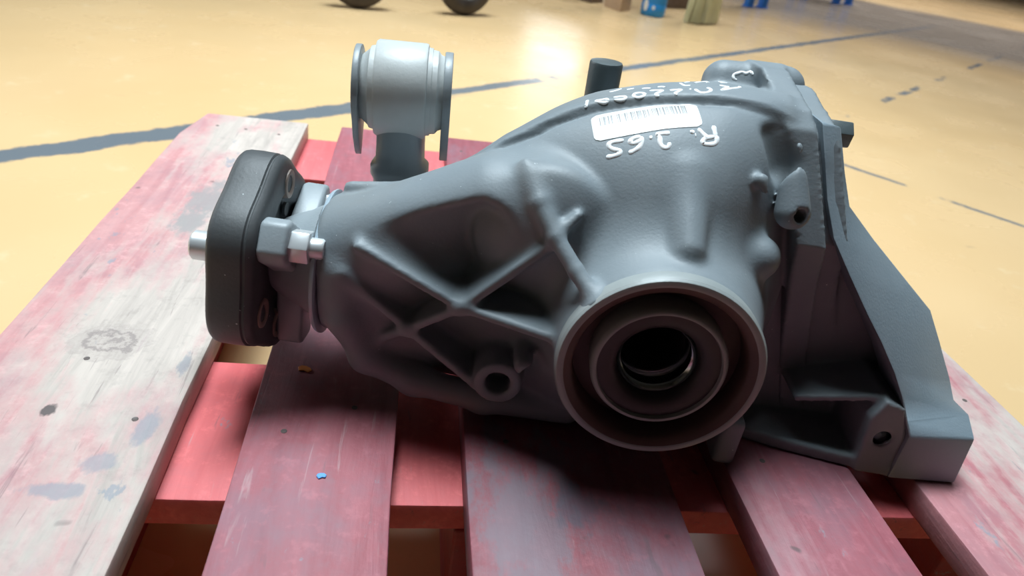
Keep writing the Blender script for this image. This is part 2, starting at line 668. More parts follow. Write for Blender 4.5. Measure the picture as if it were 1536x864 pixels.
fl = link('floor', box_mesh('floor', -6.2, 8.2, -4.2, 7.7, -.05, 0), floor_material())
tag(fl, 'yellow-orange painted workshop floor with worn blue-grey joint stripes', kind='structure')

def wall_mat(name, c):
    m, nt, b = mat(name)
    v = coords(nt)
    L(nt, mixc(nt, ramp(nt, noise(nt, v, 1.2, 4), .3, .7), c, tuple(x * .9 for x in c)), b.inputs['Base Color'])
    b.inputs['Roughness'].default_value = .8
    return m


def struct(name, boxes, material, label):
    verts, faces = [], []
    for (x0, x1, y0, y1, z0, z1) in boxes:
        k = len(verts)
        verts += [(x0, y0, z0), (x1, y0, z0), (x1, y1, z0), (x0, y1, z0), (x0, y0, z1), (x1, y0, z1), (x1, y1, z1), (x0, y1, z1)]
        faces += [tuple(k + q for q in f) for f in ((0, 3, 2, 1), (4, 5, 6, 7), (0, 1, 5, 4), (1, 2, 6, 5), (2, 3, 7, 6), (3, 0, 4, 7))]
    o = link(name, mesh_from(name, verts, faces), material)
    tag(o, label, kind='structure')
    return o


WALLM = wall_mat('grey_workshop_wall', (.42, .41, .39))
DARKW = wall_mat('dark_workshop_wall', (.10, .10, .10))
struct('wall_back', [(-6, 1.5, 7.5, 7.7, 0, 5.2), (2.16, 8, 7.5, 7.7, 0, 5.2), (1.5, 2.16, 7.5, 7.7, 1.8, 5.2)], WALLM, 'grey workshop wall with a tall open doorway')
struct('wall_left', [(-6.2, -6, -4, 7.7, 0, 1.5), (-6.2, -6, -4, 7.7, 3.7, 5.2), (-6.2, -6, -4, 1.4, 1.5, 3.7), (-6.2, -6, 4.6, 7.7, 1.5, 3.7)], WALLM, 'grey workshop wall with a wide window')
struct('wall_right', [(8, 8.2, -4, 7.7, 0, 5.2)], WALLM, 'plain grey workshop wall')
struct('wall_front', [(-6.2, 8.2, -4.2, -4, 0, 5.2)], DARKW, 'dark workshop wall behind the viewer')
struct('ceiling', [(-6.2, 8.2, -4.2, -.1, 5.2, 5.3), (-6.2, 8.2, 2.2, 3.7, 5.2, 5.3), (-6.2, 8.2, 6.1, 7.7, 5.2, 5.3), (-6.2, -1.2, -.1, 2.2, 5.2, 5.3), (1.9, 8.2, -.1, 2.2, 5.2, 5.3), (-6.2, 3.2, 3.7, 6.1, 5.2, 5.3), (6.0, 8.2, 3.7, 6.1, 5.2, 5.3)], DARKW, 'dark workshop ceiling with a skylight opening and one for the added rear light')

# ------------------------------------------------------------------ pallet


def wood_material(name, paint1, paint2, bare, wear, seed, edge=.5, stain=.25, glossy=.45, side=0.0, spots=()):
    m, nt, b = mat(name)
    t = nt.nodes.new('ShaderNodeTexCoord')
    v0 = t.outputs['Object']
    mp = nt.nodes.new('ShaderNodeMapping')
    mp.inputs['Location'].default_value = (seed, seed * .7, seed * 1.3)
    L(nt, v0, mp.inputs['Vector'])
    v = mp.outputs[0]

    def stretched(sx, sy, rot=0.0):
        g_ = nt.nodes.new('ShaderNodeMapping')
        g_.inputs['Scale'].default_value = (sx, sy, sx)
        g_.inputs['Rotation'].default_value = (0, 0, rot)
        L(nt, v, g_.inputs['Vector'])
        return g_.outputs[0]
    grain = noise(nt, stretched(60, 5), 1.4, 7, .62, .7)
    paint = mixc(nt, ramp(nt, grain, .3, .7), paint1, paint2)
    # purple-grey grime in blotches and fine mottling
    g = noise(nt, stretched(20, 11), 1, 8, .66)
    paint = mixc(nt, ramp(nt, g, .46, .66, 0, stain), paint, (.20, .15, .185))
    mo = noise(nt, v, 75, 5, .7)
    paint = mixc(nt, ramp(nt, mo, .52, .70, 0, stain * .7), paint, (.22, .13, .15))
    paint = mixc(nt, ramp(nt, mo, .46, .32, 0, .45), paint, tuple(min(1, x * 1.25 + .02) for x in paint2))
    # worn to bare wood
    sep = nt.nodes.new('ShaderNodeSeparateXYZ')
    L(nt, v0, sep.inputs[0])
    ex = math_n(nt, 'ABSOLUTE', sep.outputs[0])
    wn = noise(nt, stretched(9, 4.5), 1, 8, .66)
    wn2 = math_n(nt, 'ADD', wn, math_n(nt, 'MULTIPLY', ex, -edge))
    wn2 = math_n(nt, 'ADD', wn2, math_n(nt, 'MULTIPLY', sep.outputs[0], side))
    wn2 = math_n(nt, 'ADD', wn2, math_n(nt, 'MULTIPLY', math_n(nt, 'SUBTRACT', grain, .5), .30))
    worn = ramp(nt, wn2, .58 - wear, .76 - wear)
    bw = mixc(nt, ramp(nt, grain, .35, .72), bare, tuple(x * .66 for x in bare))
    bw = mixc(nt, ramp(nt, mo, .54, .72, 0, .35), bw, tuple(x * .45 for x in bare))
    c = mixc(nt, worn, paint, bw)
    # scratches, blue-grey scuffs
    sc = noise(nt, stretched(120, 10, .3), 1.2, 4, .7, .5)
    c = mixc(nt, ramp(nt, sc, .64, .72, 0, .4), c, (.42, .31, .31))
    c = mixc(nt, ramp(nt, sc, .37, .29, 0, .45), c, (.12, .08, .09))
    bl = noise(nt, stretched(34, 16), 1, 6, .7)
    c = mixc(nt, ramp(nt, bl, .64, .68, 0, .65), c, (.20, .23, .27))
    # small dark knots
    k = noise(nt, v, 38, 2, .5)
    c = mixc(nt, ramp(nt, k, .74, .78, 0, .7), c, (.06, .045, .045))
    # single stains, dark patches and knots: x, y, half sizes, colour, strength, ring
    for (px, py, rx, ry, sc_, st_, ring) in spots:
        dx = math_n(nt, 'MULTIPLY', math_n(nt, 'SUBTRACT', sep.outputs[0], px), 1 / rx)
        dy = math_n(nt, 'MULTIPLY', math_n(nt, 'SUBTRACT', sep.outputs[1], py), 1 / ry)
        rr = math_n(nt, 'SQRT', math_n(nt, 'ADD', math_n(nt, 'MULTIPLY', dx, dx), math_n(nt, 'MULTIPLY', dy, dy)))
        rr = math_n(nt, 'ADD', rr, math_n(nt, 'MULTIPLY', math_n(nt, 'SUBTRACT', mo if ring else bl, .5), 1.6 if ring else 4.5))
        msk = ramp(nt, rr, .65, 1.15, st_, 0)
        if ring:
            msk = math_n(nt, 'MULTIPLY', msk, ramp(nt, math_n(nt, 'SINE', math_n(nt, 'MULTIPLY', rr, 14)), -.6, .8, .35, 1))
        c = mixc(nt, msk, c, sc_)
    L(nt, c, b.inputs['Base Color'])
    b.inputs['Roughness'].default_value = glossy
    hgt = math_n(nt, 'ADD', grain, math_n(nt, 'MULTIPLY', mo, .6))
    bump(nt, b, hgt, .35, .0015)
    return m


pallet = empty('pallet', (.40, -.60, 0))
tag(pallet, 'red painted wooden pallet with worn deck boards under the differential', 'pallet')
RED1, RED2 = (.50, .105, .135), (.60, .17, .20)
BARE = (.70, .60, .52)
WM = [wood_material('worn_pale_red_board_a', (.44, .19, .19), (.52, .28, .27), (.54, .455, .40), .19, 1.0, edge=.9, stain=.30, side=1.8, glossy=.6,
                    spots=[(.010, .315, .022, .055, (.24, .23, .225), .8, False), (.004, .063, .026, .022, (.20, .16, .15), .75, True), (-.006, -.017, .004, .005, (.05, .042, .04), .9, False),
                           (.056, -.028, .006, .016, (.19, .22, .26), .6, False), (.042, -.062, .012, .008, (.19, .22, .26), .55, False), (.026, -.085, .016, .005, (.19, .22, .26), .6, False), (.062, .04, .004, .016, (.19, .22, .26), .6, False)]),
      wood_material('faded_red_board_b', (.27, .066, .082), (.35, .105, .125), (.44, .25, .26), .02, 2.3, stain=.45, glossy=.55),
      wood_material('grimy_red_board_c', (.20, .048, .062), (.27, .075, .092), (.36, .20, .215), -.0, 3.9, stain=.65, glossy=.55,
                    spots=[(-.035, -.10, .030, .075, (.16, .125, .15), .7, False), (.0, -.088, .018, .016, (.10, .09, .12), .6, False)]),  # dark purple-grey patches on the near half
      wood_material('faded_red_board_d', (.27, .072, .092), (.35, .112, .135), (.44, .25, .27), .02, 5.2, stain=.45, glossy=.55),
      wood_material('worn_pale_red_board_e', (.37, .125, .14), (.45, .19, .20), (.58, .49, .44), .15, 6.6, edge=.3, stain=.3, side=2.6, glossy=.6)]
CROSS = wood_material('bright_red_cross_board', (.58, .090, .095), (.67, .130, .132), (.58, .33, .30), -.16, 8.1, stain=.12, glossy=.6)
BLOCK = wood_material('dark_red_block', (.30, .032, .034), (.38, .048, .050), (.45, .3, .28), -.18, 9.4, stain=.2, glossy=.6)
NAILM = metal_paint('dark_nail_steel', (.07, .055, .05), (.12, .09, .08), .5, scale=80)


def plank(name, x0, x1, y0, y1, z0, z1, material, chamfer=None, seed=0):
    """a board with softened, slightly uneven edges; y measured towards the near end"""
    rnd = random.Random(seed)
    cx, cy, cz = (x0 + x1) / 2, (y0 + y1) / 2, (z0 + z1) / 2
    hx, hy, hz = (x1 - x0) / 2, (y1 - y0) / 2, (z1 - z0) / 2
    long_y = hy > hx
    n = 14
    bm = bmesh.new()
    rows = []
    for i in range(n + 1):
        s = -1 + 2 * i / n
        j1, j2 = rnd.uniform(-.0009, .0009), rnd.uniform(-.0009, .0009)
        if long_y:
            a0, a1 = -hx + j1, hx + j2
            if chamfer and i == n:
                a0 += chamfer
            r = [bm.verts.new((a0, s * hy, -hz)), bm.verts.new((a1, s * hy, -hz)), bm.verts.new((a1, s * hy, hz)), bm.verts.new((a0, s * hy, hz))]
        else:
            r = [bm.verts.new((s * hx, hy + j1, -hz)), bm.verts.new((s * hx, -hy + j2, -hz)), bm.verts.new((s * hx, -hy + j2, hz)), bm.verts.new((s * hx, hy + j1, hz))]
        rows.append(r)
    for A, B in zip(rows, rows[1:]):
        for k in range(4):
            bm.faces.new((A[k], A[(k + 1) % 4], B[(k + 1) % 4], B[k]))
    bm.faces.new(rows[0])
    bm.faces.new(rows[-1])
    bmesh.ops.recalc_face_normals(bm, faces=bm.faces)
    es = [e for e in bm.edges if len(e.link_faces) == 2 and e.calc_face_angle(0) > math.radians(50)]
    bmesh.ops.bevel(bm, geom=es, offset=.0016, segments=2, affect='EDGES', profile=.5)
    me = bpy.data.meshes.new(name)
    bm.to_mesh(me)
    bm.free()
    o = link(name, me, material, pallet, smooth=40)
    o.location = (cx - .40, cy + .60, cz)
    return o


nail_me = lathe_mesh('nail', [(-.006, .0012), (-.001, .0019), (.0002, .0021), (.0004, .0017), (.0002, 0)], (0, 0, 0), (0, 0, 1), 12)
nail_me.materials.append(NAILM)


def nail(board, x, y):
    """x, y in pallet metres, driven into the top of a board"""
    o = bpy.data.objects.new('nail', nail_me)
    col.objects.link(o)
    o.parent = board
    o.location = (x - .40 - board.location.x, y + .60 - board.location.y, .0110)
    return o


DECK = [(-.002, .142), (.188, .285), (.331, .469), (.514, .611), (.657, .800)]
boards = []
for i, (x0, x1) in enumerate(DECK):
    b_ = plank('deck_board', x0, x1, -1.2, 0, .122, .144, WM[i], chamfer=.012 if i == 0 else None, seed=i)
    boards.append(b_)
tag(boards[0], 'wide deck board worn to pale bare wood')
tag(boards[2], 'wide deck board with dark purple-grey grime')
tag(boards[4], 'wide deck board worn pale along its outer edge')
NAILS = {0: [(.034, -.047), (.070, -.050), (.113, -.058), (.066, -.560), (.012, -.628), (.118, -.622), (.07, -1.13), (.11, -1.15)],
         1: [(.211, -.060), (.262, -.048), (.2555, -.601), (.212, -.628), (.21, -1.13), (.26, -1.12)],
         2: [(.352, -.053), (.40, -.06), (.445, -.05), (.36, -.63), (.44, -.62), (.36, -1.12), (.44, -1.13)],
         3: [(.54, -.06), (.59, -.05), (.545, -.64), (.59, -.59), (.54, -1.12), (.59, -1.13)],
         4: [(.68, -.05), (.73, -.06), (.776, -.05), (.767, -.556), (.768, -.636), (.70, -.62), (.70, -1.13), (.77, -1.12)]}
for i, L_ in NAILS.items():
    for x, y in L_:
        nail(boards[i], x, y)
for y0, y1 in ((-.145, 0), (-.6690, -.5255), (-1.2, -1.055)):
    plank('cross_board', 0, .8, y0, y1, .100, .122, CROSS, seed=11)
for cx_ in (.05, .40, .75):
    for cy_ in (-.0725, -.597, -1.1275):
        hx_ = .0725 if cx_ == .40 else .05
        me = box_mesh('block', -hx_, hx_, -.0725, .0725, -.039, .039, .002)
        o = link('block', me, BLOCK, pallet)
        o.location = (cx_ - .40, cy_ + .60, .061)
for x0, x1 in ((0, .1), (.3275, .4725), (.7, .8)):
    plank('bottom_board', x0, x1, -1.2, 0, 0, .022, BLOCK, seed=21)

# ------------------------------------------------------------------ differential
diff = empty('differential', (.435, -.673, .1445), math.radians(-8))
tag(diff, 'grey cast car rear differential with rubber coupling disc, lying on red pallet', 'differential')
VOX = 1.7
housing_me = cast_mesh('housing', sdf_housing, (-222, -256, -101), (172, 8, 162), VOX)
housing = link('housing', housing_me, M['cast'], diff)
tag(housing, 'grey ribbed cast housing')
BV = BVHTree.FromPolygons([v.co for v in housing_me.vertices], [p.vertices for p in housing_me.polygons])

# rear cover: cast body plus the sweeping brightened arm that ends in a square foot
cover_me = cast_mesh('rear_cover', sdf_cover, (70, -252, -101), (206, -40, 160), 2.0)
IN_ = [(86.2, -105.0, 132.8), (93.5, -95.0, 108.7), (98.3, -86.0, 90.2), (106.6, -75.0, 68.5), (134.5, -66.0, 32.0), (156.7, -60.0, 5.9), (176.8, -52.0, -20.8), (195.0, -46.0, -57)]
OUT_ = [(102.3, -112.0, 130.9), (113.5, -107.0, 102.7), (122.8, -103.0, 82.1), (149.0, -106.0, 60.1), (184.7, -110.0, 32.2), (213.2, -112.0, 10.0), (226.5, -106.0, -11.3), (240.8, -98.0, -36.5), (246.4, -90.0, -49.9), (250.1, -74.0, -50.7), (246.0, -53.0, -56.0)]
PAIR = [0, 1, 2, 3, 3.6, 4.3, 5, 5.7, 6.2, 6.7, 7]


def band_mesh():
    bm = bmesh.new()
    rows = []
    inn = np.array(IN_)
    for t, b in zip(PAIR, OUT_):
        a = np.array([np.interp(t, range(len(IN_)), inn[:, q]) for q in range(3)])
        b = np.array(b, float)
        back = np.array([0, -44, 0])
        r = [LC(a), LC(b), LC(b + np.array([-4, -26, -16])), LC(a + back)]
        rows.append([bm.verts.new(p) for p in r])
    for A, B in zip(rows, rows[1:]):
        for k in range(4):
            bm.faces.new((A[k], A[(k + 1) % 4], B[(k + 1) % 4], B[k]))
    # foot block under the last row
    foot = [(195, -46, -95.5), (247, -50, -95.5), (242, -96, -95.5), (195, -92, -95.5)]
    F_ = [bm.verts.new(LC(p)) for p in foot]
    B = rows[-1]
    for k in range(4):
        bm.faces.new((B[k], B[(k + 1) % 4], F_[(k + 1) % 4], F_[k]))
    bm.faces.new(F_)
    bm.faces.new(rows[0])
    bmesh.ops.recalc_face_normals(bm, faces=bm.faces)
    es = [e for e in bm.edges if len(e.link_faces) == 2 and e.calc_face_angle(0) > math.radians(32)]
    bmesh.ops.bevel(bm, geom=es, offset=.002, segments=2, affect='EDGES', profile=.5)
    me = bpy.data.meshes.new('arm')
    bm.to_mesh(me)
    bm.free()
    return me


cover = link('rear_cover', cover_me, M['cast'], diff)
arm = link('mounting_arm', band_mesh(), M['cover'], cover, smooth=35)
tag(arm, 'sweeping cast arm ending in a square foot, blue-grey tint for sky light')

# output side: lathed rings round the bore, axis along +v
OC = LC((0, 0, 0))


def vring(name, prof_mm, material, parent, seg=96, smooth=40):
    me = lathe_mesh(name, [(s / 1000, r / 1000) for s, r in prof_mm], OC, AX_V, seg)
    return link(name, me, material, parent, smooth=smooth)


rim = vring('output_rim', [(-10, 56), (-10, 62), (-1.5, 62), (0, 60.8), (.4, 58), (0, 57), (-2.2, 53), (-4, 51.8), (-9, 51.2), (-20, 51), (-20, 30)], M['rust'], diff)
tag(rim, 'brown oxidised rim round the output bore')
edge_ = vring('rim_edge', [(-10, 62.2), (-2, 62.3), (.1, 61), (.6, 59.2), (.5, 57.6), (.0, 57)], M['seal_lip'], rim)
seal = vring('oil_seal', [(-20, 41), (-5.5, 41), (-3, 39.6), (-2.4, 38.4), (-2.6, 37.4), (-5.5, 36.8)], M['seal_lip'], diff)
face_ = vring('seal_face', [(-5.4, 37.2), (-5.2, 34), (-6.2, 29), (-8, 26), (-12, 24.6), (-16, 24.2)], M['seal'], seal)
inner = vring('side_gear_bore', [(-14, 24.3), (-16.5, 23), (-17.5, 21.6), (-20, 21), (-22, 21.8), (-26, 22.0), (-28, 20.4), (-30, 19.6)], M['steel'], diff)
tag(inner, 'oily bright steel bore')
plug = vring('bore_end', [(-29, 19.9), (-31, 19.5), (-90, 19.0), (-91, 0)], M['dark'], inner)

# slinger ring and pinion flange at the nose
NC = lambda u: LC((u, -95, -10))


def uring(name, prof_mm, material, parent, seg=72, smooth=40, centre=None):
    me = lathe_mesh(name, [(s / 1000, r / 1000) for s, r in prof_mm], centre or LC((0, -95, -10)), AX_U, seg)
    return link(name, me, material, parent, smooth=smooth)


sl_ = uring('slinger_ring', [(-221, 36), (-221, 46), (-220.2, 49.6), (-218.6, 50.4), (-217.6, 50.4), (-217, 49), (-217, 36)], M['ring'], diff)
tag(sl_, 'thin blue-grey steel slinger ring')
yoke = uring('pinion_flange', [(-262, 0), (-262, 18), (-251.5, 26), (-244, 30), (-234, 34), (-224, 40), (-221, 42), (-219, 42), (-219, 20)], M['alu'], diff)
tag(yoke, 'three-armed light grey steel flange')


def polar(r, deg):
    return r * math.cos(math.radians(deg)), r * math.sin(math.radians(deg))


def yoke_arm(deg, u0=-251.5, u1=-233):
    # a rounded block from the hub out to its bolt
    ca, sa = math.cos(math.radians(deg)), math.sin(math.radians(deg))
    pts = [(18, -15), (36, -14.5), (56, -14.5), (63, -10), (63, 10), (56, 14.5), (36, 14.5), (18, 15)]
    o = LC((u0, -95, -10))
    # e1 radial, e2 tangential ; v -> -y local, w -> z
    e1 = (AX_V * ca + AX_W * sa) / 1000
    e2 = (-AX_V * sa + AX_W * ca) / 1000
    me = prism_mesh('flange_arm', pts, o, e1, e2, AX_U * (u1 - u0) / 1000, bev=.003, seg=3)
    a_ = link('flange_arm', me, M['alu'], yoke, smooth=40)
    c = LC((0, -95 + 49 * ca, -10 + 49 * sa))
    return a_, c


def hex_pts(r):
    return [(r * math.cos(math.pi / 3 * k + .3), r * math.sin(math.pi / 3 * k + .3)) for k in range(6)]


for deg in (37, 157, 277):
    a_, c = yoke_arm(deg)
    if deg == 277:
        continue
    nu = prism_mesh('nut', hex_pts(.0115), c + AX_U * (-.2335), AX_V, AX_W, AX_U * .0125, bev=.0012)
    nut = link('nut', nu, M['zinc'], diff, smooth=30)
    me = lathe_mesh('bolt_end', [(-.2215, .0068), (-.214, .0068), (-.2125, .0058), (-.2125, 0)], c, AX_U, 20)
    link('bolt_end', me, M['zinc'], nut, smooth=40)


# flexible rubber coupling disc: hexagonal with soft lobes
def disc_mesh():
    a, e1, e2 = AX_U, AX_V, AX_W
    c = LC((0, -95, -11))
    seg = 120
    prof_ = [(-281, .30), (-281, .92), (-280.4, .965), (-278.5, .99), (-276, 1.0), (-268, 1.004), (-258.5, 1.0), (-257.6, .982), (-256.6, .982), (-255.8, .995), (-253, .975), (-251.4, .94), (-251, .89), (-251, .64), (-254, .58), (-254, .30)]
    verts, faces = [], []
    for s, k in prof_:
        for i in range(seg):
            t = 2 * math.pi * i / seg
            lobe = math.cos(3 * (t - math.radians(LOBE)))
            lob6 = math.cos(6 * (t - math.radians(LOBE)))
            R = 67.0 + 1.0 * lobe + 3.0 * lob6
            r = R * k / 1000 if k > .5 else k * .066
            verts.append(c + a * (s / 1000) + (e1 * math.cos(t) + e2 * math.sin(t)) * r)
    n = len(prof_)
    for j in range(n - 1):
        for i in range(seg):
            faces.append((j * seg + i, j * seg + (i + 1) % seg, (j + 1) * seg + (i + 1) % seg, (j + 1) * seg + i))
    faces.append(tuple(range(seg)))
    return mesh_from('coupling_disc', verts, faces)


LOBE = 97
disc = link('coupling_disc', disc_mesh(), M['rubber'], diff, smooth=50)
tag(disc, 'thick black rubber coupling disc')
for deg, pr_ in ((106, 50.5), (-68, 48), (-22, 50), (186, 50)):
    ca, sa = polar(pr_, deg)
    me = lathe_mesh('bolt_sleeve', [(-.258, .0058), (-.2505, .0060), (-.2496, .0078), (-.2500, .0098), (-.255, .0104)], LC((0, -95 + ca, -11 + sa)), AX_U, 32)
    s_ = link('bolt_sleeve', me, M['sleeve'], disc, smooth=40)
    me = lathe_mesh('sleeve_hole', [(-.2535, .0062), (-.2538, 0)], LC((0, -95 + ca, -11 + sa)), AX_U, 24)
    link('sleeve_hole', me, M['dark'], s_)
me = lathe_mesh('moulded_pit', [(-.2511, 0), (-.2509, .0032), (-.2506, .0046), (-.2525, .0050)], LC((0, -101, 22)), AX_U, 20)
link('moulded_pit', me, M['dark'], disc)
pin_ = uring('centring_pin', [(-314, 0), (-314, 9), (-312.5, 10.4), (-282, 10.4), (-282, 18), (-279, 18)], M['zinc'], diff, 32, centre=LC((0, -95, -12)))
tag(pin_, 'bright steel centring pin stub')

# mounting eye with bushing behind the neck
EC = np.array([-188., -180., 93.])      # centre of the bushing
eye = empty('bushing_eye', LC(EC))
eye.parent = diff
tag(eye, 'light grey bushing eye standing behind the neck')
eax = Vector((1, .10, .03)).normalized()


def ering(name, prof_mm, material, seg=64):
    me = lathe_mesh(name, [(s / 1000, r / 1000) for s, r in prof_mm], (0, 0, 0), eax, seg)
    return link(name, me, material, eye, smooth=40)


ering('bush_sleeve', [(-20, 24), (-20, 33), (-18.5, 34), (15, 34), (16.5, 33.4), (17, 31.5), (20, 31), (20, 22)], M['bush'])
ering('bush_core', [(-31, 10), (-31, 22), (-25, 27), (-24, 29), (-20, 30), (20, 30), (24, 29.5), (26, 27), (29, 26), (29, 12)], M['bush'])


def teardrop():
    pts = []
    for k in range(-40, 221, 6):
        t = math.radians(k)
        pts.append((29.5 * math.cos(t), 29.5 * math.sin(t)))
    pts += [(-17, -33), (-5, -48), (0, -52), (5, -48), (17, -33)]
    return [(x / 1000, y / 1000) for x, y in pts]


a_, e1_, e2_ = frame_of(eax)
hor = Vector((0, 0, 1)).cross(eax).normalized()
ver = eax.cross(hor).normalized()
for s0, th in ((-35, 4.5), (28.5, 6.0)):
    me = prism_mesh('washer_plate', teardrop(), eax * (s0 / 1000), hor, ver, eax * (th / 1000), bev=.0008)
    link('washer_plate', me, M['washer'], eye, smooth=40)
# stem down to the housing
st = []
for (dz, hu, hv_) in ((-22, 17.5, 24), (-40, 17.5, 22), (-53, 18, 21), (-56, 21.5, 24), (-61, 21.5, 24), (-66, 19, 22), (-105, 21, 24)):
    row = []
    for i in range(28):
        t = 2 * math.pi * i / 28
        c_, s_ = math.cos(t), math.sin(t)
        row.append((math.copysign(abs(c_) ** .7, c_) * hu, math.copysign(abs(s_) ** .7, s_) * hv_, dz))
    st.append(row)
verts, faces = [], []
for row in st:
    for p in row:
        verts.append(Vector((p[0] / 1000 + (p[2] + 28) * -.00004, p[1] / 1000 - (p[2] + 28) * -.00010, p[2] / 1000)))
for j in range(len(st) - 1):
    for i in range(28):
        faces.append((j * 28 + i, j * 28 + (i + 1) % 28, (j + 1) * 28 + (i + 1) % 28, (j + 1) * 28 + i))
link('stem', mesh_from('stem', verts, faces), M['washer'], eye, smooth=50)

# upright pin behind the ridge
me = lathe_mesh('dowel_pin', [(-.05, .0125), (.0, .0125), (.0015, .0118), (.0022, .0085), (.0022, 0)], LC((-43, -205, 128)), Vector((-.02, 0, 1)), 40)
tag(link('dowel_pin', me, M['pin'], diff, smooth=40), 'dark upright dowel pin behind the ridge')
# hex bolt on the back of the cover
cb = LC((112, -150, 116))
me = prism_mesh('cover_bolt', hex_pts(.010), cb - AX_U * .004, AX_V, AX_W, AX_U * .018, bev=.001)
tag(link('cover_bolt', me, M['pin'], diff, smooth=30), 'dark hex bolt head')

# white handwriting and the bar-code sticker lie on the casting's skin
MARKS = [
    (1.35, [(14.6, -85.3, 125.7), (15.3, -81.7, 123.4), (15.9, -79.2, 121.7)]),
    (1.35, [(15.9, -79.2, 121.7), (17.0, -77.1, 120.1), (15.8, -75.0, 118.3), (11.7, -74.0, 117.4), (7.9, -74.2, 117.4), (8.7, -76.8, 119.5), (12.0, -78.0, 120.6), (15.3, -78.7, 121.3)]),
    (1.35, [(10.9, -77.6, 120.3), (7.8, -80.2, 121.9), (5.3, -82.7, 123.4)]),
    (1.35, [(0.3, -80.4, 121.5), (3.0, -80.3, 121.7)]),
    (1.35, [(3.4, -78.4, 120.3), (4.0, -78.4, 120.4)]),
    (1.35, [(-11.7, -79.2, 119.3), (-15.8, -79.3, 118.4), (-19.7, -78.9, 117.1), (-17.2, -77.4, 116.8), (-17.4, -74.3, 114.4), (-15.4, -71.3, 112.4), (-13.2, -70.6, 112.3), (-11.5, -71.8, 113.7), (-11.9, -73.6, 115.1)]),
    (1.35, [(-23.4, -77.8, 115.1), (-21.8, -77.4, 115.4)]),
    (1.35, [(-28.5, -79.2, 114.5), (-27.6, -76.7, 112.9), (-28.3, -74.0, 110.4), (-30.8, -72.4, 108.1), (-34.6, -71.5, 105.8)]),
    (1.35, [(-28.5, -79.0, 114.3), (-31.7, -79.3, 113.4), (-34.9, -77.6, 111.0), (-33.7, -76.0, 110.2), (-30.7, -76.1, 111.3), (-27.9, -77.3, 113.2)]),
    (1.35, [(-47.4, -72.0, 100.9), (-43.2, -71.7, 102.5), (-39.8, -72.0, 104.3), (-39.1, -73.5, 105.9), (-43.2, -74.7, 105.5), (-46.5, -76.8, 106.0), (-46.7, -78.7, 107.5), (-42.8, -79.1, 109.3), (-38.2, -78.8, 110.8)]),
    (1.35, [(37.5, -133.1, 142.9), (34.5, -124.1, 142.4), (27.3, -118.8, 141.7), (21.9, -115.4, 140.9), (27.7, -124.4, 141.8), (23.9, -130.0, 140.7)]),
    (1.35, [(56.2, -172.9, 142.2), (54.1, -175.4, 144.0), (51.6, -174.1, 141.7), (48.8, -175.3, 142.9), (45.6, -173.9, 141.1), (43.1, -173.8, 140.8), (42.8, -171.6, 137.8), (45.5, -171.3, 137.5)]),
    (1.35, [(1.9, -117.1, 138.1), (3.1, -116.8, 138.3)]),
    (1.35, [(5.5, -116.8, 138.6), (8.1, -111.1, 138.4), (13.0, -111.9, 139.3), (15.6, -116.6, 140.2), (13.4, -119.9, 140.1)]),
    (1.35, [(-10.4, -115.4, 135.9), (-3.0, -116.5, 137.3), (-8.3, -110.0, 135.5), (-6.3, -109.4, 135.5)]),
    (1.35, [(-22.5, -118.0, 133.3), (-14.6, -116.2, 135.1), (-20.2, -110.4, 132.9), (-17.3, -109.5, 133.1)]),
    (1.35, [(-25.6, -111.5, 131.9), (-27.8, -109.7, 130.6), (-31.5, -110.0, 129.6), (-33.1, -112.9, 130.1), (-30.7, -116.3, 131.0), (-27.0, -115.5, 132.0), (-25.6, -111.5, 131.9)]),
    (1.35, [(-45.0, -112.3, 126.9), (-41.2, -113.0, 128.0), (-37.8, -112.0, 128.8), (-37.4, -109.7, 128.0), (-41.6, -109.4, 126.4), (-44.6, -109.9, 126.2)]),
    (1.35, [(-56.3, -112.2, 123.1), (-52.2, -111.7, 124.6), (-48.8, -111.9, 125.7), (-48.2, -109.4, 124.5), (-52.1, -109.4, 123.3), (-56.4, -111.8, 123.0)]),
    (1.35, [(-60.6, -117.1, 121.6), (-61.3, -110.4, 120.6), (-61.9, -109.0, 118.6)]),
    (1.15, [(-0.1, -138.0, 136.4), (1.3, -128.3, 137.4), (4.6, -129.8, 137.9)]),
    (1.15, [(7.4, -146.1, 136.4), (2.6, -140.6, 136.5)]),
    (1.15, [(9.3, -138.0, 138.0), (13.7, -144.1, 137.9), (18.2, -145.9, 138.3), (17.9, -138.5, 139.3)]),
    (1.15, [(27.1, -148.6, 140.0), (32.1, -146.6, 140.5), (26.1, -140.6, 140.0)]),
    (1.15, [(-16.4, -127.5, 134.1), (-12.8, -128.3, 134.9), (-12.0, -125.1, 135.2)]),
    (1.15, [(-25.9, -127.5, 131.6), (-22.4, -128.0, 132.5), (-21.1, -124.8, 133.0)]),
    (1.15, [(-35.1, -130.6, 128.8), (-30.6, -131.6, 130.0)]),
    (1.15, [(-46.1, -129.8, 125.7), (-42.0, -131.6, 126.8), (-37.9, -137.0, 127.3)]),
]


def on_skin(p, lift):
    h = BV.find_nearest(p)
    return h[0] + h[1] * lift, h[1]


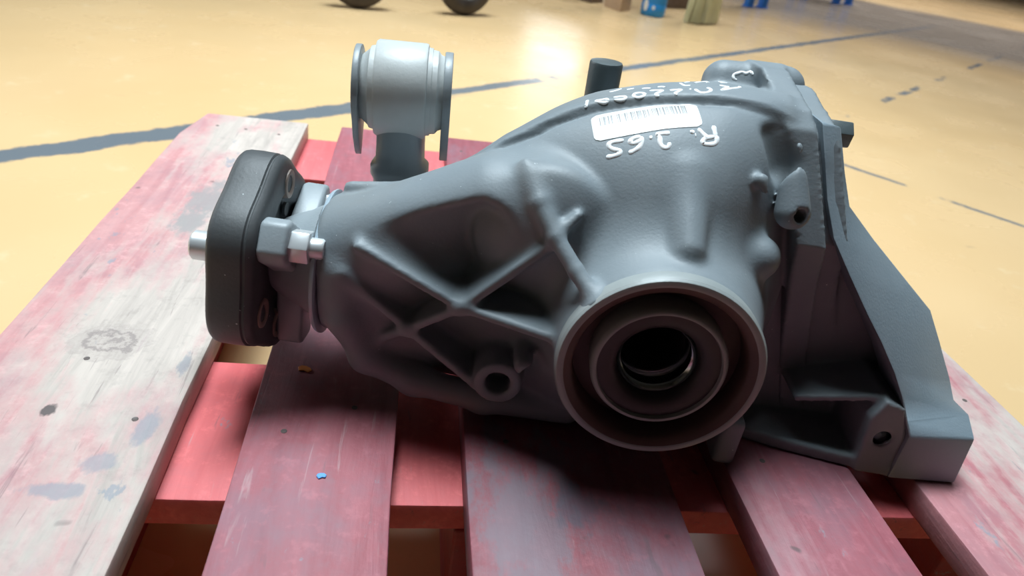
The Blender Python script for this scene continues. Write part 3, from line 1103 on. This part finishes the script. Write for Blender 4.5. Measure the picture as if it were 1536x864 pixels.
def ribbon(points, half, bm):
    P = [LC(q) for q in points]
    # resample with a smooth spline
    fine = []
    n = len(P)
    for i in range(n - 1):
        p0, p1, p2, p3 = P[max(i - 1, 0)], P[i], P[i + 1], P[min(i + 2, n - 1)]
        k = max(2, int((p2 - p1).length / .0008))
        for a in range(k):
            t = a / k
            fine.append(.5 * ((2 * p1) + (p2 - p0) * t + (2 * p0 - 5 * p1 + 4 * p2 - p3) * t * t + (3 * p1 - p0 - 3 * p2 + p3) * t ** 3))
    fine.append(P[-1])
    sk = [on_skin(p, .0) for p in fine]
    rows = []
    for i in range(len(sk)):
        lo, hi = max(i - 5, 0), min(i + 6, len(sk))
        nrm = sum((q[1] for q in sk[lo:hi]), Vector()).normalized()
        l2, h2 = max(i - 2, 0), min(i + 3, len(sk))
        p = sum((q[0] for q in sk[l2:h2]), Vector()) / (h2 - l2) if 0 < i < len(sk) - 1 else sk[i][0]
        d = sk[min(i + 2, len(sk) - 1)][0] - sk[max(i - 2, 0)][0]
        if d.length < 1e-7:
            continue
        side = nrm.cross(d.normalized()).normalized()
        endk = .6 if i in (0, len(sk) - 1) else 1.0
        w = half * endk * (1 + .10 * math.sin(i * .9))
        rows.append([bm.verts.new(p + side * (w * f) + nrm * l) for f, l in ((-1, -.0003), (-.8, .0003), (.8, .0003), (1, -.0003))])
    for A, B in zip(rows, rows[1:]):
        for k in range(3):
            bm.faces.new((A[k], A[k + 1], B[k + 1], B[k]))


CHARS = [(0, 1, 2), (3,), (4,), (5,), (6,), (7, 8), (9,), (10,), (11,), (12,), (13,), (14,), (15,), (16,), (17,), (18,), (19,), (20, 21), (22,), (23,), (24,), (25,), (26,), (27,)]
for ch in CHARS:
    bm = bmesh.new()
    for q in ch:
        ribbon(MARKS[q][1], MARKS[q][0] * (1.2 if q < 10 else .88) / 1000, bm)
    bmesh.ops.recalc_face_normals(bm, faces=bm.faces)
    me = bpy.data.meshes.new('painted_character')
    bm.to_mesh(me)
    bm.free()
    link('painted_character', me, M['white_paint'], housing, smooth=180)


def sticker_material():
    m, nt, b = mat('white_barcode_print')
    t = nt.nodes.new('ShaderNodeTexCoord')
    sep = nt.nodes.new('ShaderNodeSeparateXYZ')
    L(nt, t.outputs['UV'], sep.inputs[0])
    U_, V_ = sep.outputs[0], sep.outputs[1]

    def between(x, a, c):
        return math_n(nt, 'MULTIPLY', math_n(nt, 'GREATER_THAN', x, a), math_n(nt, 'LESS_THAN', x, c))
    cb_ = nt.nodes.new('ShaderNodeCombineXYZ')
    L(nt, U_, cb_.inputs[0])
    bars = ramp(nt, noise(nt, cb_.outputs[0], 70, 3, .8), .46, .54)
    zone = math_n(nt, 'MULTIPLY', between(U_, .06, .90), between(V_, .50, .86))
    c = mixc(nt, math_n(nt, 'MULTIPLY', math_n(nt, 'MULTIPLY', bars, zone), .93), (.80, .80, .78), (.03, .03, .035))
    mp = nt.nodes.new('ShaderNodeMapping')
    mp.inputs['Scale'].default_value = (60, 14, 1)
    L(nt, t.outputs['UV'], mp.inputs['Vector'])
    txt = ramp(nt, noise(nt, mp.outputs[0], 1.6, 2), .55, .6)
    zone2 = math_n(nt, 'MULTIPLY', between(U_, .30, .90), between(V_, .30, .40))
    c = mixc(nt, math_n(nt, 'MULTIPLY', math_n(nt, 'MULTIPLY', txt, zone2), .7), c, (.06, .06, .065))
    L(nt, c, b.inputs['Base Color'])
    b.inputs['Roughness'].default_value = .35
    return m


def sticker_mesh():
    tl, tr_, br, bl = [LC(q) for q in STICKER]
    nu, nv = 40, 14
    bm = bmesh.new()
    uvl = bm.loops.layers.uv.new('UVMap')
    g = []
    rad = .055
    for j in range(nv + 1):
        row = []
        for i in range(nu + 1):
            a, c = i / nu, j / nv
            # rounded corners (sheet is about 3.2 : 1)
            inset = 0
            dy = min(c, 1 - c) / 3.2
            if dy < rad:
                inset = rad - math.sqrt(max(0, rad * rad - (rad - dy) ** 2))
            a2 = inset + a * (1 - 2 * inset)
            p = (tl * (1 - a2) + tr_ * a2) * (1 - c) + (bl * (1 - a2) + br * a2) * c
            row.append((bm.verts.new(on_skin(p, .00035)[0]), a2, 1 - c))
        g.append(row)
    for j in range(nv):
        for i in range(nu):
            q = (g[j][i], g[j + 1][i], g[j + 1][i + 1], g[j][i + 1])
            f = bm.faces.new([x[0] for x in q])
            for lp, x in zip(f.loops, q):
                lp[uvl].uv = (x[1], x[2])
    me = bpy.data.meshes.new('barcode_sticker')
    bm.to_mesh(me)
    bm.free()
    return me


STICKER = [(-58.2, -100.7, 115.3), (5.0, -105.7, 132.1), (8.3, -84.3, 124.6), (-54.8, -81.3, 106.0)]
stk = link('barcode_sticker', sticker_mesh(), sticker_material(), housing, smooth=180)
tag(stk, 'white bar-code sticker with rounded corners')

# ------------------------------------------------------------------ flakes lying on the pallet
def flake(name, x, y, w, h, rz, c, label):
    m_, nt, b = mat(name + '_paint')
    L(nt, mixc(nt, ramp(nt, noise(nt, coords(nt), 200, 3), .3, .7), c, tuple(q * .8 for q in c)), b.inputs['Base Color'])
    b.inputs['Roughness'].default_value = .5
    pts = [(-.5, .05), (-.35, .42), (-.05, .5), (.3, .36), (.5, .0), (.34, -.42), (.0, -.3), (-.3, -.5)]
    me = prism_mesh(name, [(px * w, py * h) for px, py in pts], (0, 0, 0), (1, 0, 0), (0, 1, 0), (0, 0, .0008), bev=.0002, seg=1)
    o = link(name, me, m_)
    o.location = (x, y, .1442)
    o.rotation_euler = (0, 0, rz)
    tag(o, label, 'flake')


flake('orange_flake', .216, -.560, .011, .007, -.3, (.85, .30, .07), 'small orange chip on the deck board below the coupling disc')
flake('blue_flake', .241, -.668, .0062, .0048, .2, (.10, .32, .75), 'tiny blue chip near the front of the second deck board')

# ------------------------------------------------------------------ things further back on the floor
def cyl(name, r, z0, z1, material, parent, centre=(0, 0), seg=40, bev=.003):
    me = lathe_mesh(name, [(z0, 0), (z0, r - bev), (z0 + bev, r), (z1 - bev, r), (z1, r - bev), (z1, 0)], (centre[0], centre[1], 0), (0, 0, 1), seg)
    return link(name, me, material, parent, smooth=40)


M['tyre'] = metal_paint('dark_tyre_rubber', (.030, .024, .022), (.075, .060, .050), .6, scale=30)
M['rimm'] = metal_paint('dull_rim_metal', (.16, .15, .14), (.24, .22, .20), .5, scale=30)
M['blue'] = metal_paint('bright_blue_plastic', (.012, .28, .82), (.018, .32, .88), .4, scale=30, bstr=.05)
M['bluesteel'] = metal_paint('blue_rack_paint', (.015, .18, .62), (.02, .22, .70), .4, scale=30, bstr=.05)
M['straw'] = metal_paint('pale_straw', (.66, .64, .42), (.80, .78, .56), .7, scale=40)
M['postwood'] = wood_material('pale_post_wood', (.50, .36, .25), (.58, .43, .31), (.62, .48, .36), .1, 4.4, stain=.1)
M['darkwood'] = wood_material('dark_sleeper_wood', (.10, .075, .06), (.15, .11, .09), (.2, .16, .13), .0, 7.7, stain=.3)


def wheel(x, y, rz, label):
    e = empty('trolley_wheel', (x, y, 0), rz)
    tag(e, label, 'wheel', 'trolley wheels on the floor')
    c = (0, 0, .112)
    R, r = .080, .032
    pr = [(r * math.sin(t) * .85, R + r * math.cos(t)) for t in [math.pi * 2 * k / 20 for k in range(21)]]
    link('tyre', lathe_mesh('tyre', pr, c, (0, 1, 0), 48), M['tyre'], e, smooth=180)
    link('rim', lathe_mesh('rim', [(-.020, .0), (-.020, .022), (-.012, .030), (-.014, .052), (-.022, .058), (.022, .058), (.014, .052), (.012, .030), (.020, .022), (.020, 0)], c, (0, 1, 0), 40), M['rimm'], e, smooth=30)
    link('axle', lathe_mesh('axle', [(-.05, 0), (-.05, .009), (.05, .009), (.05, 0)], c, (0, 1, 0), 16), M['rimm'], e, smooth=30)


wheel(.080, 1.700, .25, 'left of two dark rounded wheels at the top edge of the photo')
wheel(.450, 1.830, .45, 'right of two dark rounded wheels at the top edge of the photo')

# timber post
me = prism_mesh('timber_post', [(0, 0), (.067, .080), (.014, .195), (-.053, .115)], (0, 0, 0), (1, 0, 0), (0, 1, 0), (0, 0, 1.1), bev=.004)
o = link('timber_post', me, M['postwood'], None, smooth=30)
o.location = (1.182, 2.401, 0)
tag(o, 'pale square timber post standing beside the blue canister', 'post')
# dark sleeper behind the post
me = prism_mesh('timber_sleeper', [(0, 0), (.50, -.47), (.57, -.40), (.07, .07)], (0, 0, 0), (1, 0, 0), (0, 1, 0), (0, 0, .16), bev=.005)
o = link('timber_sleeper', me, M['darkwood'], None, smooth=30)
o.location = (.58, 3.02, 0)
tag(o, 'dark timber sleeper lying on the floor left of the pale post', 'timber')
me = box_mesh('timber_plank', -.22, .22, -.03, .03, 0, .10, .004)
o = link('timber_plank', me, M['darkwood'], None, smooth=30)
o.location = (1.62, 2.82, 0)
o.rotation_euler = (0, 0, .45)
tag(o, 'brown timber plank lying between the blue canister and the straw broom', 'timber')

# blue canister
e = empty('blue_canister', (1.338, 2.425, 0), .2)
tag(e, 'bright blue plastic canister with white splashes beside the timber post', 'canister')
link('body', lathe_mesh('body', [(.0, 0), (0, .050), (.006, .055), (.05, .056), (.055, .0545), (.06, .056), (.27, .056), (.285, .050), (.30, .03), (.31, .022), (.31, 0)], (0, 0, 0), (0, 0, 1), 48), M['blue'], e, smooth=40)
link('cap', lathe_mesh('cap', [(.306, .0), (.306, .024), (.33, .024), (.332, .022), (.332, 0)], (0, 0, 0), (0, 0, 1), 32), M['white_paint'], e, smooth=40)


def splash(az, z, w, h):
    # a patch hugging the canister wall
    bm = bmesh.new()
    g = []
    for j in range(9):
        for i in range(9):
            a, c = -1 + i / 4, -1 + j / 4
            k = math.sqrt(max(0, 1 - .5 * c * c))
            k2 = math.sqrt(max(0, 1 - .5 * a * a))
            t = az + a * k * w
            g.append(bm.verts.new((.0566 * math.cos(t), .0566 * math.sin(t), z + c * k2 * h)))
    for j in range(8):
        for i in range(8):
            bm.faces.new((g[j * 9 + i], g[j * 9 + i + 1], g[(j + 1) * 9 + i + 1], g[(j + 1) * 9 + i]))
    me = bpy.data.meshes.new('white_splash')
    bm.to_mesh(me)
    bm.free()
    link('white_splash', me, M['white_paint'], e, smooth=180)


splash(-2.06, .040, .12, .009)
splash(-2.75, .045, .22, .024)

# straw broom standing on its bristles
e = empty('straw_broom', (1.560, 2.385, 0), .55)
tag(e, 'pale straw broom standing on its bristles right of the blue canister', 'broom')
rnd = random.Random(5)
verts, faces = [], []
for k in range(420):
    a = rnd.uniform(0, 2 * math.pi)
    q = math.sqrt(rnd.random())
    bx, by = math.cos(a) * q * .112, math.sin(a) * q * .045
    tx, ty = bx * .52, by * .6
    z0 = rnd.uniform(0, .012) if q > .2 else 0.0
    mid = (bx * .90 + rnd.uniform(-.004, .004), by * .92 + rnd.uniform(-.004, .004), .13)
    r = .0024
    chain = [((bx, by, z0), r * .7), (mid, r), ((tx, ty, .32), r)]
    base = len(verts)
    for (p, rr) in chain:
        for w_ in range(3):
            t = w_ * 2.094 + a
            verts.append((p[0] + rr * math.cos(t), p[1] + rr * math.sin(t), p[2]))
    for c_ in range(2):
        for w_ in range(3):
            faces.append((base + c_ * 3 + w_, base + c_ * 3 + (w_ + 1) % 3, base + (c_ + 1) * 3 + (w_ + 1) % 3, base + (c_ + 1) * 3 + w_))
me = bpy.data.meshes.new('bristles')
me.from_pydata(verts, [], faces)
br = link('bristles', me, M['straw'], e)
br['kind'] = 'stuff'
link('binding', lathe_mesh('binding', [(.30, 0), (.30, .052), (.33, .046), (.36, .030), (.40, .018), (.40, 0)], (0, 0, 0), (0, 0, 1), 32), M['straw'], e, smooth=40)
link('handle', lathe_mesh('handle', [(.39, 0), (.39, .012), (1.35, .012), (1.36, 0)], (0, 0, 0), (0, 0, 1), 20), M['postwood'], e, smooth=40)


# blue steel stands further back
def stand(x, y, rz, gap, label):
    e = empty('blue_steel_stand', (x, y, 0), rz)
    tag(e, label, 'stand', 'blue steel stands')
    for sx in (-1, 1):
        for yy in (0, .40):
            me = box_mesh('leg', -.02, .02, -.02, .02, 0.004, .85, .003)
            o = link('leg', me, M['bluesteel'], e)
            o.location = (sx * gap / 2, yy, 0)
            me = box_mesh('foot_plate', -.026, .026, -.026, .026, -.004, .002, .001)
            f = link('foot_plate', me, M['bluesteel'], o)
            f.location = (0, 0, .004)
    me = box_mesh('top_plate', -gap / 2 - .06, gap / 2 + .06, -.06, .46, .85, .88, .004)
    link('top_plate', me, M['bluesteel'], e)


stand(2.18, 3.25, .35, .105, 'blue steel stand behind the straw broom, nearer of the two')
stand(3.17, 4.10, .35, .12, 'blue steel stand at the top edge, further right of the two')

# bright thread insert in the foot column's bolt hole
me = lathe_mesh('thread_insert', [(-.062, .0), (-.062, .0052), (-.052, .0056), (-.0502, .0062), (-.0505, .0066)], LC((180.5, 0, -64)), AX_V, 28)
link('thread_insert', me, M['steel'], cover, smooth=40)
